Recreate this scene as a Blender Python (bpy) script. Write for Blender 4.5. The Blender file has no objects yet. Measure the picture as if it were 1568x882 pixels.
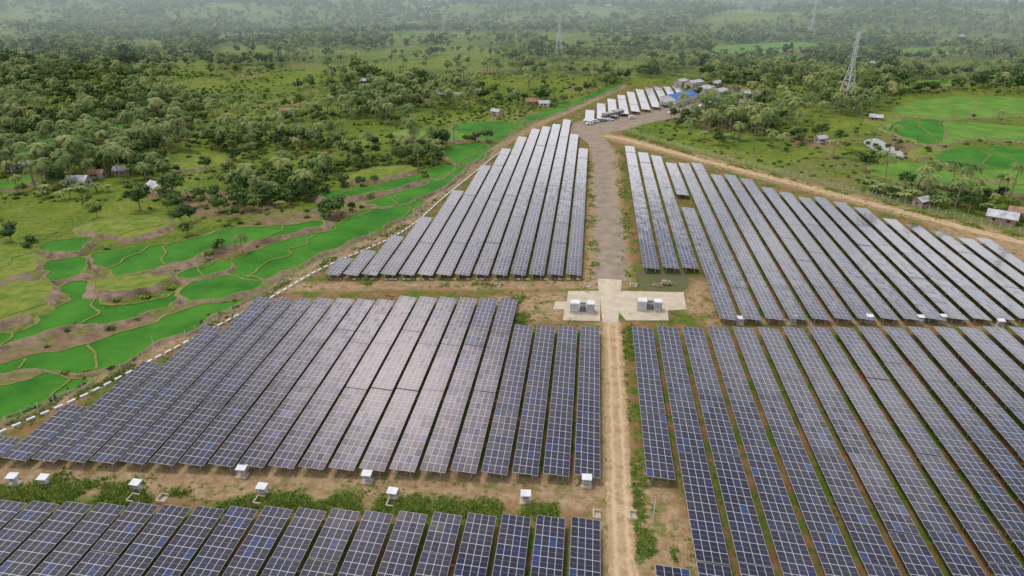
import bpy, math, random
import numpy as np
from mathutils import Vector
random.seed(7); rng=np.random.default_rng(7)
scene=bpy.context.scene
H=85.0; F=1046.0; CX,CY=784.0,441.0
PITCH=math.radians(25.15); YAW=math.radians(6.47)
cp,sp=math.cos(PITCH),math.sin(PITCH); cy_,sy_=math.cos(YAW),math.sin(YAW)
def G(u,v,z=0.0):
    """image pixel u,v cast through the camera onto height z -> ground metres (rows run along +Y)"""
    a=F*cp-(v-CY)*sp
    dx=-sy_*a+(u-CX)*cy_; dy=cy_*a+(u-CX)*sy_
    dz=-F*sp-(v-CY)*cp
    t=(z-H)/dz
    return (dx*t,dy*t)
def YV(v,X,z=0.0):
    D=(H-z)/math.tan(PITCH+math.atan((v-CY)/F))
    return (D+sy_*X)/cy_
def GP(pts,z=0.0): return np.array([G(u,v,z) for u,v in pts])

# ---------------------------------------------------------------- numpy noise
_tab=rng.random((8,256,256))
def vn(x,y,s=0):
    x=np.asarray(x,float);y=np.asarray(y,float)
    xi=np.floor(x).astype(int);yi=np.floor(y).astype(int);fx=x-xi;fy=y-yi
    fx=fx*fx*(3-2*fx);fy=fy*fy*(3-2*fy);t=_tab[s]
    a=t[xi%256,yi%256];b=t[(xi+1)%256,yi%256];c=t[xi%256,(yi+1)%256];d=t[(xi+1)%256,(yi+1)%256]
    return (a*(1-fx)+b*fx)*(1-fy)+(c*(1-fx)+d*fx)*fy
def sstep(a,b,x):
    t=np.clip((x-a)/(b-a),0,1);return t*t*(3-2*t)
def inpoly(P,x,y):
    x=np.asarray(x,float);y=np.asarray(y,float);r=np.zeros(x.shape,bool);n=len(P)
    for i in range(n):
        x1,y1=P[i];x2,y2=P[(i+1)%n]
        if y1==y2: continue
        c=((y1>y)!=(y2>y))&(x<(x2-x1)*(y-y1)/(y2-y1)+x1);r^=c
    return r
def dpoly(P,x,y,closed=True):
    x=np.asarray(x,float);y=np.asarray(y,float);d=np.full(x.shape,1e9);n=len(P)
    for i in range(n if closed else n-1):
        x1,y1=P[i];x2,y2=P[(i+1)%n];dx,dy=x2-x1,y2-y1;L=dx*dx+dy*dy+1e-9
        t=np.clip(((x-x1)*dx+(y-y1)*dy)/L,0,1)
        d=np.minimum(d,np.hypot(x-x1-t*dx,y-y1-t*dy))
    return d
def terrain(x,y):
    x=np.asarray(x,float);y=np.asarray(y,float)
    d=np.hypot(x,y-200);a=sstep(390,1400,d)
    h=a*(vn(x/300+3,y/300,0)*36+vn(x/120,y/120,1)*17-19)
    h=h+sstep(1500,5000,d)*(vn(x/900,y/900,2)*60)
    return h
def tz(x,y): return float(terrain(np.array([x]),np.array([y]))[0])

# ---------------------------------------------------------------- materials
def mat(name,col=(.5,.5,.5),rough=.8,metal=0.0,noise=None,bump=0,spec=.3):
    m=bpy.data.materials.new(name);m.use_nodes=True;nt=m.node_tree;b=nt.nodes['Principled BSDF']
    b.inputs['Roughness'].default_value=rough;b.inputs['Metallic'].default_value=metal
    b.inputs['Specular IOR Level'].default_value=spec
    c2,scale=(noise if noise else (tuple(c*.8 for c in col),3.0))
    geo=nt.nodes.new('ShaderNodeNewGeometry')
    n=nt.nodes.new('ShaderNodeTexNoise');n.inputs['Scale'].default_value=scale;n.inputs['Detail'].default_value=6;n.inputs['Roughness'].default_value=.65
    nt.links.new(geo.outputs['Position'],n.inputs['Vector'])
    r=nt.nodes.new('ShaderNodeValToRGB');r.color_ramp.elements[0].position=.38;r.color_ramp.elements[1].position=.62
    r.color_ramp.elements[0].color=(*col,1);r.color_ramp.elements[1].color=(*c2,1)
    nt.links.new(n.outputs['Fac'],r.inputs[0]);nt.links.new(r.outputs[0],b.inputs['Base Color'])
    if bump:
        bp=nt.nodes.new('ShaderNodeBump');bp.inputs['Strength'].default_value=bump;bp.inputs['Distance'].default_value=.2
        nt.links.new(n.outputs['Fac'],bp.inputs['Height']);nt.links.new(bp.outputs[0],b.inputs['Normal'])
    return m
def leafmat(name,c1,c2,c3):
    m=bpy.data.materials.new(name);m.use_nodes=True;nt=m.node_tree;b=nt.nodes['Principled BSDF']
    b.inputs['Roughness'].default_value=.65;b.inputs['Specular IOR Level'].default_value=.12
    oi=nt.nodes.new('ShaderNodeObjectInfo');geo=nt.nodes.new('ShaderNodeNewGeometry')
    n=nt.nodes.new('ShaderNodeTexNoise');n.inputs['Scale'].default_value=.55;n.inputs['Detail'].default_value=2
    nt.links.new(geo.outputs['Position'],n.inputs['Vector'])
    r=nt.nodes.new('ShaderNodeValToRGB');e=r.color_ramp.elements
    e[0].position=0;e[0].color=(*c1,1);e[1].position=1;e[1].color=(*c3,1);k=e.new(.55);k.color=(*c2,1)
    a=nt.nodes.new('ShaderNodeMath');a.operation='MULTIPLY_ADD';a.inputs[1].default_value=.85
    s=nt.nodes.new('ShaderNodeMath');s.operation='MULTIPLY_ADD';s.inputs[1].default_value=1.1;s.inputs[2].default_value=-.40
    nt.links.new(n.outputs['Fac'],s.inputs[0]);nt.links.new(oi.outputs['Random'],a.inputs[0]);nt.links.new(s.outputs[0],a.inputs[2])
    nt.links.new(a.outputs[0],r.inputs[0]);nt.links.new(r.outputs[0],b.inputs['Base Color'])
    return m
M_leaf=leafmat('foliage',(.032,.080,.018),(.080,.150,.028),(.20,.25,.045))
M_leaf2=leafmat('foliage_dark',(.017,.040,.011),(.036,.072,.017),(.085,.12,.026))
M_palm=leafmat('palm_frond',(.06,.11,.03),(.13,.185,.05),(.24,.26,.09))
M_grass=leafmat('grass_blades',(.08,.155,.018),(.14,.22,.03),(.26,.27,.07))
M_bark=mat('bark',(.15,.12,.09),.9,noise=((.24,.20,.15),4))
M_paddy=mat('rice_crop',(.021,.115,.007),.8,noise=((.050,.185,.013),.06),bump=.5,spec=.08)
M_paddy2=mat('rice_crop_young',(.060,.165,.016),.8,noise=((.13,.24,.03),.07),bump=.5,spec=.08)
M_field=mat('dry_field',(.085,.15,.016),.9,noise=((.19,.21,.04),.3),bump=.6,spec=.08)
M_bund=mat('earth_bund',(.26,.19,.125),.95,noise=((.13,.09,.055),.4),bump=.6)
M_bundg=mat('grassy_bund',(.10,.15,.022),.95,noise=((.20,.19,.055),.4),bump=.6)
M_gravel=mat('gravel_road',(.27,.215,.155),.95,noise=((.195,.155,.112),.22),bump=.3)
M_conc=mat('concrete_pale',(.50,.43,.32),.85,noise=((.39,.33,.245),.35))
M_white=mat('white_paint',(.62,.63,.64),.5,noise=((.50,.51,.52),.8))
M_grey=mat('grey_steel',(.26,.28,.29),.5,metal=.2,noise=((.2,.22,.23),1))
M_galv=mat('galvanised_steel',(.38,.39,.40),.5,metal=.4)
M_pyl=mat('pylon_steel',(.50,.52,.53),.6)
M_dark=mat('dark_glass',(.02,.025,.03),.2,spec=.5)
M_under=mat('panel_backsheet',(.05,.05,.06),.7)
M_frame=mat('aluminium_frame',(.42,.43,.45),.4,metal=.4)
M_roofw=mat('zinc_roof',(.46,.48,.50),.6,metal=.1,noise=((.27,.27,.265),.4))
M_roofr=mat('rust_roof',(.22,.10,.06),.7,noise=((.30,.2,.14),.6))
M_roofb=mat('blue_roof',(.04,.11,.38),.6,noise=((.05,.14,.42),.3))
M_wall=mat('plaster_wall',(.42,.39,.34),.9,noise=((.3,.27,.23),.7))
M_wood=mat('wood_wall',(.18,.12,.08),.9,noise=((.25,.18,.12),.9))
M_green=mat('transformer_green',(.24,.28,.26),.5)
M_yel=mat('machine_ochre',(.34,.27,.15),.6)
M_water=mat('pond_water',(.16,.16,.11),.08,spec=.5)
M_tyre=mat('tyre',(.02,.02,.02),.8)

def panel_mat():
    m=bpy.data.materials.new('solar_cells');m.use_nodes=True;nt=m.node_tree;N=nt.nodes;L=nt.links
    b=N['Principled BSDF']
    uv=N.new('ShaderNodeUVMap');uv.uv_map='UVMap'
    sep=N.new('ShaderNodeSeparateXYZ');L.new(uv.outputs[0],sep.inputs[0])
    def M(op,a,bv=None,c=None):
        n=N.new('ShaderNodeMath');n.operation=op
        for i,x in enumerate((a,bv,c)):
            if x is None: continue
            if isinstance(x,(int,float)): n.inputs[i].default_value=x
            else: L.new(x,n.inputs[i])
        return n.outputs[0]
    def line(coord,w):
        f=M('FRACT',coord);d=M('ABSOLUTE',M('SUBTRACT',f,.5));return M('GREATER_THAN',d,.5-w/2)
    lu=line(sep.outputs[0],.060);lv=line(sep.outputs[1],.040)
    ln=M('MAXIMUM',lu,lv)
    half=line(M('ADD',sep.outputs[1],.5),.012)
    fl=N.new('ShaderNodeCombineXYZ');L.new(M('FLOOR',sep.outputs[0]),fl.inputs[0]);L.new(M('FLOOR',sep.outputs[1]),fl.inputs[1])
    oi=N.new('ShaderNodeObjectInfo');L.new(M('MULTIPLY',oi.outputs['Random'],91.7),fl.inputs[2])
    wn=N.new('ShaderNodeTexWhiteNoise');wn.noise_dimensions='3D';L.new(fl.outputs[0],wn.inputs['Vector'])
    r=N.new('ShaderNodeValToRGB');e=r.color_ramp.elements;r.color_ramp.interpolation='CONSTANT'
    e[0].position=0;e[0].color=(.010,.011,.022,1)
    for p,c in ((.35,(.014,.015,.028)),(.62,(.012,.014,.036)),(.86,(.013,.018,.052)),(.97,(.015,.034,.115))):
        k=e.new(p);k.color=(*c,1)
    e[-1].position=1.0
    L.new(wn.outputs['Value'],r.inputs[0])
    geo=N.new('ShaderNodeNewGeometry');nz=N.new('ShaderNodeTexNoise');nz.inputs['Scale'].default_value=.03;nz.inputs['Detail'].default_value=5
    L.new(geo.outputs['Position'],nz.inputs['Vector'])
    dust=N.new('ShaderNodeMix');dust.data_type='RGBA';L.new(M('MULTIPLY_ADD',nz.outputs['Fac'],.55,-.19),dust.inputs['Factor'])
    L.new(r.outputs[0],dust.inputs['A']);dust.inputs['B'].default_value=(.15,.13,.13,1)
    mh=N.new('ShaderNodeMix');mh.data_type='RGBA';L.new(half,mh.inputs['Factor']);L.new(dust.outputs['Result'],mh.inputs['A']);mh.inputs['B'].default_value=(.3,.3,.33,1)
    mx=N.new('ShaderNodeMix');mx.data_type='RGBA';L.new(ln,mx.inputs['Factor']);L.new(mh.outputs['Result'],mx.inputs['A']);mx.inputs['B'].default_value=(.46,.46,.49,1)
    L.new(mx.outputs['Result'],b.inputs['Base Color'])
    L.new(M('MULTIPLY_ADD',ln,.3,.12),b.inputs['Roughness'])
    b.inputs['Specular IOR Level'].default_value=.5;b.inputs['IOR'].default_value=1.5
    # every module is clamped at a slightly different angle
    sv=N.new('ShaderNodeVectorMath');sv.operation='SUBTRACT';L.new(wn.outputs['Color'],sv.inputs[0]);sv.inputs[1].default_value=(.5,.5,.5)
    ma=N.new('ShaderNodeVectorMath');ma.operation='MULTIPLY_ADD';L.new(sv.outputs[0],ma.inputs[0]);ma.inputs[1].default_value=(.032,.030,0);L.new(geo.outputs['Normal'],ma.inputs[2])
    nn=N.new('ShaderNodeVectorMath');nn.operation='NORMALIZE';L.new(ma.outputs[0],nn.inputs[0]);L.new(nn.outputs[0],b.inputs['Normal'])
    return m
M_panel=panel_mat()

def ground_mat():
    m=bpy.data.materials.new('ground_soil_grass');m.use_nodes=True;nt=m.node_tree;N=nt.nodes;L=nt.links
    b=N['Principled BSDF'];b.inputs['Roughness'].default_value=.95;b.inputs['Specular IOR Level'].default_value=.05
    geo=N.new('ShaderNodeNewGeometry')
    def noise(s,d=6,rough=.6):
        n=N.new('ShaderNodeTexNoise');n.inputs['Scale'].default_value=s;n.inputs['Detail'].default_value=d;n.inputs['Roughness'].default_value=rough
        L.new(geo.outputs['Position'],n.inputs['Vector']);return n.outputs['Fac']
    def ramp(f,*st):
        r=N.new('ShaderNodeValToRGB');e=r.color_ramp.elements
        e[0].position,e[0].color=st[0][0],(*st[0][1],1);e[1].position,e[1].color=st[-1][0],(*st[-1][1],1)
        for p,c in st[1:-1]:
            k=e.new(p);k.color=(*c,1)
        L.new(f,r.inputs[0]);return r.outputs[0]
    def mix(f,a,c):
        n=N.new('ShaderNodeMix');n.data_type='RGBA'
        L.new(f,n.inputs['Factor'])
        L.new(a,n.inputs['A']);L.new(c,n.inputs['B']);return n.outputs['Result']
    def M(op,a,bv,c=None):
        n=N.new('ShaderNodeMath');n.operation=op;n.use_clamp=True
        for i,x in enumerate((a,bv,c)):
            if x is None: continue
            if isinstance(x,(int,float)): n.inputs[i].default_value=x
            else: L.new(x,n.inputs[i])
        return n.outputs[0]
    mid=noise(.07,7,.65);fine=noise(.6,5,.7);n2=noise(.22,6,.7)
    vor=N.new('ShaderNodeTexVoronoi');vor.inputs['Scale'].default_value=.022
    wob=N.new('ShaderNodeVectorMath');wob.operation='MULTIPLY_ADD';nv=N.new('ShaderNodeTexNoise');nv.inputs['Scale'].default_value=.02
    L.new(geo.outputs['Position'],nv.inputs['Vector']);L.new(nv.outputs['Color'],wob.inputs[0]);wob.inputs[1].default_value=(50,50,0);L.new(geo.outputs['Position'],wob.inputs[2])
    L.new(wob.outputs[0],vor.inputs['Vector'])
    sepc=N.new('ShaderNodeSeparateColor');L.new(vor.outputs['Color'],sepc.inputs[0])
    g1=ramp(mid,(.3,(.042,.090,.014)),(.5,(.098,.155,.022)),(.7,(.17,.205,.038)))
    g2=ramp(mid,(.3,(.08,.14,.015)),(.52,(.16,.21,.03)),(.72,(.25,.24,.065)))
    col=mix(M('GREATER_THAN',sepc.outputs[0],.5),g1,g2)
    soil=ramp(fine,(.3,(.18,.115,.065)),(.7,(.27,.19,.115)))
    col=mix(M('MULTIPLY',M('GREATER_THAN',sepc.outputs[1],.84),M('MULTIPLY_ADD',mid,4,-1.6)),col,soil)
    g3=ramp(fine,(.40,(.030,.062,.010)),(.60,(.18,.22,.034)))
    col=mix(M('MULTIPLY_ADD',n2,2.6,-.85),col,g3)
    at=N.new('ShaderNodeAttribute');at.attribute_name='mask';sa=N.new('ShaderNodeSeparateColor');L.new(at.outputs['Color'],sa.inputs[0])
    fgrass=ramp(fine,(.3,(.040,.088,.012)),(.7,(.13,.17,.028)))
    fsoil=ramp(noise(.35),(.3,(.17,.085,.035)),(.7,(.27,.17,.09)))
    farm=mix(M('MULTIPLY_ADD',noise(.16,7),6,-2.5),fsoil,fgrass)
    col=mix(sa.outputs[1],col,farm)
    tan=ramp(noise(.5,8,.75),(.3,(.19,.12,.058)),(.5,(.31,.215,.12)),(.68,(.41,.315,.20)))
    tf=M('MULTIPLY',sa.outputs[0],M('MULTIPLY_ADD',noise(.3,8,.7),-7,4.5))
    col=mix(tf,col,tan)
    br=ramp(n2,(.35,(.13,.08,.045)),(.65,(.26,.185,.12)))
    col=mix(M('MULTIPLY',sa.outputs[2],M('MULTIPLY_ADD',noise(.2,8,.7),-6,3.8)),col,br)
    L.new(col,b.inputs['Base Color'])
    bp=N.new('ShaderNodeBump');bp.inputs['Strength'].default_value=.8;bp.inputs['Distance'].default_value=.7
    L.new(fine,bp.inputs['Height']);L.new(bp.outputs[0],b.inputs['Normal'])
    return m
M_ground=ground_mat()

def dirt_mat():
    m=bpy.data.materials.new('dirt_track');m.use_nodes=True;nt=m.node_tree;N=nt.nodes;L=nt.links
    b=N['Principled BSDF'];b.inputs['Roughness'].default_value=.95;b.inputs['Specular IOR Level'].default_value=.1
    uv=N.new('ShaderNodeUVMap');uv.uv_map='UVMap';sep=N.new('ShaderNodeSeparateXYZ');L.new(uv.outputs[0],sep.inputs[0])
    geo=N.new('ShaderNodeNewGeometry');n=N.new('ShaderNodeTexNoise');n.inputs['Scale'].default_value=.45;n.inputs['Detail'].default_value=8;n.inputs['Roughness'].default_value=.7
    L.new(geo.outputs['Position'],n.inputs['Vector'])
    r=N.new('ShaderNodeValToRGB');e=r.color_ramp.elements;e[0].position=.33;e[0].color=(.25,.16,.085,1);e[1].position=.65;e[1].color=(.47,.345,.20,1)
    L.new(n.outputs['Fac'],r.inputs[0])
    w=N.new('ShaderNodeMath');w.operation='PINGPONG';w.inputs[1].default_value=.25;L.new(sep.outputs[0],w.inputs[0])
    mr=N.new('ShaderNodeMapRange');mr.inputs[1].default_value=.12;mr.inputs[2].default_value=.22;mr.inputs[3].default_value=0;mr.inputs[4].default_value=.65
    L.new(w.outputs[0],mr.inputs[0])
    mx=N.new('ShaderNodeMix');mx.data_type='RGBA';L.new(mr.outputs[0],mx.inputs['Factor']);L.new(r.outputs[0],mx.inputs['A']);mx.inputs['B'].default_value=(.53,.405,.255,1)
    L.new(mx.outputs['Result'],b.inputs['Base Color'])
    return m
M_dirt=dirt_mat()

# ---------------------------------------------------------------- mesh builder
class MB:
    def __init__(s): s.v=[];s.f=[];s.m=[];s.mats=[];s.uv=[]
    def mi(s,m):
        if m not in s.mats: s.mats.append(m)
        return s.mats.index(m)
    def face(s,pts,m,uv=None):
        b=len(s.v);s.v+=[tuple(p) for p in pts];s.f.append(tuple(range(b,b+len(pts))));s.m.append(s.mi(m));s.uv+=list(uv) if uv else [(0,0)]*len(pts)
    def box(s,c,d,m,rot=0.0):
        cx,cy,cz=c;a,b_,h=d[0]/2,d[1]/2,d[2]/2;co,si=math.cos(rot),math.sin(rot)
        P=[(cx+x*co-y*si,cy+x*si+y*co,cz+z) for z in(-h,h) for x,y in((-a,-b_),(a,-b_),(a,b_),(-a,b_))]
        for q in((3,2,1,0),(4,5,6,7),(0,1,5,4),(1,2,6,5),(2,3,7,6),(3,0,4,7)): s.face([P[i] for i in q],m)
    def cyl(s,p0,p1,r0,r1,m,n=6):
        p0=Vector(p0);p1=Vector(p1);d=(p1-p0).normalized();u=d.orthogonal().normalized();w=d.cross(u)
        A=[p0+(u*math.cos(2*math.pi*i/n)+w*math.sin(2*math.pi*i/n))*r0 for i in range(n)]
        B=[p1+(u*math.cos(2*math.pi*i/n)+w*math.sin(2*math.pi*i/n))*r1 for i in range(n)]
        for i in range(n): j=(i+1)%n;s.face([A[i],A[j],B[j],B[i]],m)
        s.face(B,m)
    def mesh(s,name):
        me=bpy.data.meshes.new(name);me.from_pydata(s.v,[],s.f)
        for m in s.mats: me.materials.append(m)
        me.polygons.foreach_set('material_index',s.m)
        uvl=me.uv_layers.new(name='UVMap');uvl.data.foreach_set('uv',np.array(s.uv,dtype=np.float32).ravel())
        me.update();return me
    def obj(s,name,loc=(0,0,0),rot=0,parent=None,coll=None):
        o=bpy.data.objects.new(name,s.mesh(name));o.location=loc;o.rotation_euler[2]=rot
        if parent: o.parent=parent
        (coll or scene.collection).objects.link(o);return o
def inst(name,me,loc,rot=0,scale=1.0):
    o=bpy.data.objects.new(name,me);o.location=loc;o.rotation_euler[2]=rot;o.scale=(scale,)*3
    scene.collection.objects.link(o);return o
def empty(name,loc,rot=0):
    o=bpy.data.objects.new(name,None);o.location=loc;o.rotation_euler[2]=rot;scene.collection.objects.link(o);return o

# ---------------------------------------------------------------- site layout
fence_left=[(-220,755),(0,655),(130,598),(240,540),(400,456),(490,405),(610,350),(680,292),(760,227),(830,188),(900,158),(955,132)]
fence_right=[(948,198),(1060,231),(1200,267),(1400,317),(1568,358),(1750,402),(1950,450)]
farm_px=fence_left+[(1060,126),(1140,133),(1150,150),(1020,180)]+fence_right+[(2500,900),(1900,1200),(-700,1200)]
farm=GP(farm_px)
soil_lines=[
 ([(-60,733),(200,733),(600,745),(925,755)],5.0),
 ([(440,440),(600,436),(900,436)],3.2),
 ([(850,468),(790,470)],9),
 (fence_left,2.6),
 ([(1070,470),(1085,440)],5),
 ([(918,205),(1060,240),(1200,277),(1400,328),(1568,372),(1750,415)],6.5),
 ([(1480,352),(1568,387),(1700,424)],11),
 ([(945,882),(932,500)],3.6),([(975,745),(1010,800),(1030,860)],6),
 ([(930,430),(925,230)],7.2),([(1085,492),(1568,497)],1.8),
 ([(880,200),(960,185),(1060,165),(1140,150)],9),([(1120,150),(1150,140)],14)]
soil_lines=[(GP(p),w) for p,w in soil_lines]
brown=[GP(p) for p in (
 [(270,298),(330,290),(400,296),(425,320),(350,334),(285,330)],
 [(330,358),(400,335),(480,320),(560,316),(540,332),(450,348),(350,378)],
 [(1200,205),(1290,215),(1280,230),(1210,222)],[(1100,95),(1140,92),(1130,102)],
 [(140,418),(165,408),(230,425),(300,395),(345,385),(500,345),(510,352),(360,392),(310,408),(240,432),(190,445),(175,470),(155,460)],
 [(95,500),(200,492),(290,458),(400,448),(300,478),(200,512),(90,538),(0,555),(-60,560),(-60,545),(0,537)],
 [(-60,600),(0,585),(60,570),(60,578),(0,595)],
 [(205,295),(260,290),(265,302),(215,305)],[(620,150),(660,145),(655,158)],[(490,305),(560,295),(650,278),(650,286),(560,312),(500,318)],
 [(1330,212),(1400,222),(1420,240),(1360,246)])]

def graded(a,b,step,lo,hi,g=1.055):
    c=list(np.arange(a,b+step,step));s=step;x=c[-1]
    while x<hi: s*=g;x+=s;c.append(x)
    s=step;x=c[0];p=[]
    while x>lo: s*=g;x-=s;p.append(x)
    return np.array(p[::-1]+c)
xs=graded(-260,250,2.0,-14000,14000);ys=graded(50,430,2.0,-1500,16000)
X,Y=np.meshgrid(xs,ys);Z=terrain(X,Y)
nx,ny=len(xs),len(ys)
me=bpy.data.meshes.new('ground')
V=np.stack([X.ravel(),Y.ravel(),Z.ravel()],1)
idx=np.arange(nx*ny).reshape(ny,nx)
Fq=np.stack([idx[:-1,:-1].ravel(),idx[:-1,1:].ravel(),idx[1:,1:].ravel(),idx[1:,:-1].ravel()],1)
me.vertices.add(len(V));me.vertices.foreach_set('co',V.ravel())
me.loops.add(Fq.size);me.loops.foreach_set('vertex_index',Fq.ravel().astype(np.int32))
me.polygons.add(len(Fq));me.polygons.foreach_set('loop_start',np.arange(0,Fq.size,4,dtype=np.int32))
me.polygons.foreach_set('use_smooth',np.ones(len(Fq),bool))
me.update(calc_edges=True);me.validate()
fx,fy=X.ravel(),Y.ravel()
mfarm=np.where(inpoly(farm,fx,fy),1.0,0.0)
ms=np.zeros(len(fx))
for L_,w in soil_lines: ms=np.maximum(ms,1-sstep(w*.75,w*1.25,dpoly(L_,fx,fy,False)))
mb=np.zeros(len(fx))
for P in brown: mb=np.maximum(mb,inpoly(P,fx,fy)*1.0)
colr=np.stack([ms,mfarm,mb,np.ones(len(fx))],1).astype(np.float32)
ca=me.color_attributes.new('mask','FLOAT_COLOR','POINT');ca.data.foreach_set('color',colr.ravel())
me.materials.append(M_ground)
scene.collection.objects.link(bpy.data.objects.new('ground',me))

def smooth_line(P,k=8):
    P=[np.array(p,float) for p in P];out=[];n=len(P)
    for i in range(n-1):
        p0=P[max(i-1,0)];p1=P[i];p2=P[i+1];p3=P[min(i+2,n-1)]
        for j in range(k):
            t=j/k;out.append(.5*((2*p1)+(-p0+p2)*t+(2*p0-5*p1+4*p2-p3)*t*t+(-p0+3*p1-3*p2+p3)*t**3))
    out.append(P[-1]);return np.array(out)
def smooth_closed(P,k=6):
    P=[np.array(p,float) for p in P];out=[];n=len(P)
    for i in range(n):
        p0=P[i-1];p1=P[i];p2=P[(i+1)%n];p3=P[(i+2)%n]
        for j in range(k):
            t=j/k;out.append(.5*((2*p1)+(-p0+p2)*t+(2*p0-5*p1+4*p2-p3)*t*t+(-p0+3*p1-3*p2+p3)*t**3))
    return np.array(out)
def ribbon(name,px,w,z,m,world=False,jit=.25,edge=True):
    P=smooth_line(px if world else GP(px),14);L=P;b=MB();d=np.gradient(L,axis=0);d/=np.linalg.norm(d,axis=1)[:,None]+1e-9
    nrm=np.stack([d[:,1],-d[:,0]],1);s=0
    if np.isscalar(w): w=[w]*len(L)
    else: w=np.interp(np.linspace(0,1,len(L)),np.linspace(0,1,len(w)),w)
    j1=[random.uniform(-jit,jit) for _ in L];j2=[random.uniform(-jit,jit) for _ in L]
    A=[L[i]-nrm[i]*(w[i]/2+j1[i]) for i in range(len(L))];B=[L[i]+nrm[i]*(w[i]/2+j2[i]) for i in range(len(L))]
    for i in range(len(L)-1):
        t=s+np.linalg.norm(L[i+1]-L[i])
        b.face([(*A[i],z),(*B[i],z),(*B[i+1],z),(*A[i+1],z)],m,[(0,s),(1,s),(1,t),(0,t)])
        if edge:
            b.face([(*A[i],z),(*A[i+1],z),(*(A[i+1]-nrm[i+1]*.3),-.02),(*(A[i]-nrm[i]*.3),-.02)],m)
            b.face([(*B[i+1],z),(*B[i],z),(*(B[i]+nrm[i]*.3),-.02),(*(B[i+1]+nrm[i+1]*.3),-.02)],m)
        s=t
    return b.obj(name)
yr0=YV(1100,8.2);yr1=YV(492,8.2);yr2=YV(430,8.0)
near=[(8.4,y) for y in np.linspace(yr0,yr1,14)]
ribbon('dirt_road',near,4.1,.05,M_dirt,True,.3)
ribbon('concrete_road',[(7.9,yr1-1),(7.9,(yr1+yr2)/2),(8.1,yr2+1)],[3.6,5,7],.10,M_conc,True,.05)
ribbon('gravel_road',[(934,430),(932,350),(926,290),(926,250),(918,222),(902,207),(896,198),(915,192),(960,187),(1010,177),(1060,165),(1110,153)],[9.2,10,9.6,10,11,12,12,10,9,9,8,8],.06,M_gravel,False,.3)
ribbon('perimeter_dirt_road',[(925,208),(960,214),(1060,241),(1130,259),(1200,277),(1300,303),(1400,329),(1568,372),(1800,430)],4.6,.04,M_dirt,False,.3)
def slab(name,px,z,m,smooth=False):
    P=GP(px)
    if smooth: P=smooth_closed(P)
    if sum(P[i-1][0]*P[i][1]-P[i][0]*P[i-1][1] for i in range(len(P)))<0: P=P[::-1]
    b=MB();b.face([(*p,z) for p in P],m)
    for i in range(len(P)):
        a,c=P[i-1],P[i];b.face([(*a,-.05),(*c,-.05),(*c,z),(*a,z)],m)
    return b.obj(name)
slab('concrete_pad',[(847,474),(850,462),(868,462),(870,446),(919,446),(919,492),(862,491),(864,474)],.13,M_conc)
slab('concrete_pad',[(947,446),(1047,448),(1051,474),(1022,476),(1024,491),(959,491),(947,478)],.13,M_conc)
slab('gravel_yard',[(878,203),(885,186),(950,178),(1010,163),(1075,147),(1150,138),(1160,152),(1080,172),(1000,187),(940,202)],.025,M_gravel,True)
M_basin=mat('basin_mud',(.10,.085,.045),.9,noise=((.075,.10,.025),.4))
slab('drainage_basin',[(982,413),(1040,411),(1052,420),(1048,443),(985,444),(975,430)],.05,M_basin,True)

# ---------------------------------------------------------------- solar rows
KZ=(H-1.9)/H
def solar_row(xl,w,segs):
    b=MB();ML=2.2
    for y0,y1 in segs:
        n=int(round((y1-y0)/ML))
        if n<2: continue
        y=y0;k=0
        while n>0:
            t=min(random.choice((9,12,12)),n)
            if 0<n-t<4: t=n
            L=t*ML;th=math.radians(5.0+random.gauss(0,.3));ph=random.gauss(0,.003)
            zc=1.9+random.uniform(-.05,.05)-ph*L/2;hw=w/2;xm=xl+hw;dz=math.sin(th)*hw;hx=math.cos(th)*hw
            ya,yb=y,y+L-.25
            c=[(xm-hx,ya,zc+dz),(xm+hx,ya,zc-dz),(xm+hx,yb,zc-dz+ph*L),(xm-hx,yb,zc+dz+ph*L)]
            lo=[(p[0],p[1],p[2]-.07) for p in c]
            b.face(c,M_panel,[(0,k),(4,k),(4,k+t),(0,k+t)])
            b.face(lo[::-1],M_under)
            for i in range(4):
                j=(i+1)%4;b.face([lo[i],lo[j],c[j],c[i]],M_frame)
            for q in range(max(2,t//3)):
                yy=ya+.8+(L-1.8)*q/(max(2,t//3)-1)
                for sgn in(-.55,.55):
                    zt=zc-sgn*dz-.2;b.box((xm+sgn*hx,yy,zt/2),(.12,.12,zt),M_galv)
            y+=L;n-=t;k+=t
    if b.f: b.obj('solar_panel_row')
zp=1.9
for i in range(25):
    xr=(4.95-5.89*i)*KZ;y1=YV(792-1.45*i,xr,zp)+random.uniform(-.3,.3)
    L=math.floor((y1-YV(1050,xr,zp))/2.2)*2.2
    solar_row(xr-4.85*KZ,4.85*KZ,[(y1-L,y1)])
for i in range(21):
    xr=(4.99-5.73*i)*KZ;y0=YV(730-1.35*i,xr,zp)
    vt=500 if i<4 else 457 if i<17 else {17:500,18:557,19:620,20:672}[i]
    solar_row(xr-4.8*KZ,4.8*KZ,[(y0,YV(vt,xr,zp))])
tp=[G(u,v,zp) for u,v in((900,230),(888,218),(872,184),(815,199),(797,212),(765,238),(735,265),(675,317),(617,360),(570,388),(500,393))]
tx=[p[0] for p in tp][::-1];ty=[p[1] for p in tp][::-1]
for i in range(14):
    xr=(-.48-5.65*i)*KZ;y0=YV(421,xr,zp);y1=float(np.interp(xr-1.5,tx,ty))
    L=max(1,round((y1-y0)/6.6))*6.6
    solar_row(xr-4.6*KZ,4.6*KZ,[(y0,y0+L)])
tp=[G(u,v,zp) for u,v in((957,223),(982,236),(1010,236),(1022,249),(1062,250),(1085,264),(1120,268),(1190,296),(1245,302),(1310,318),(1355,337),(1415,346),(1455,365),(1510,370),(1568,403),(1650,435),(1750,470))]
tx=[p[0] for p in tp];ty=[p[1] for p in tp]
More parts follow.
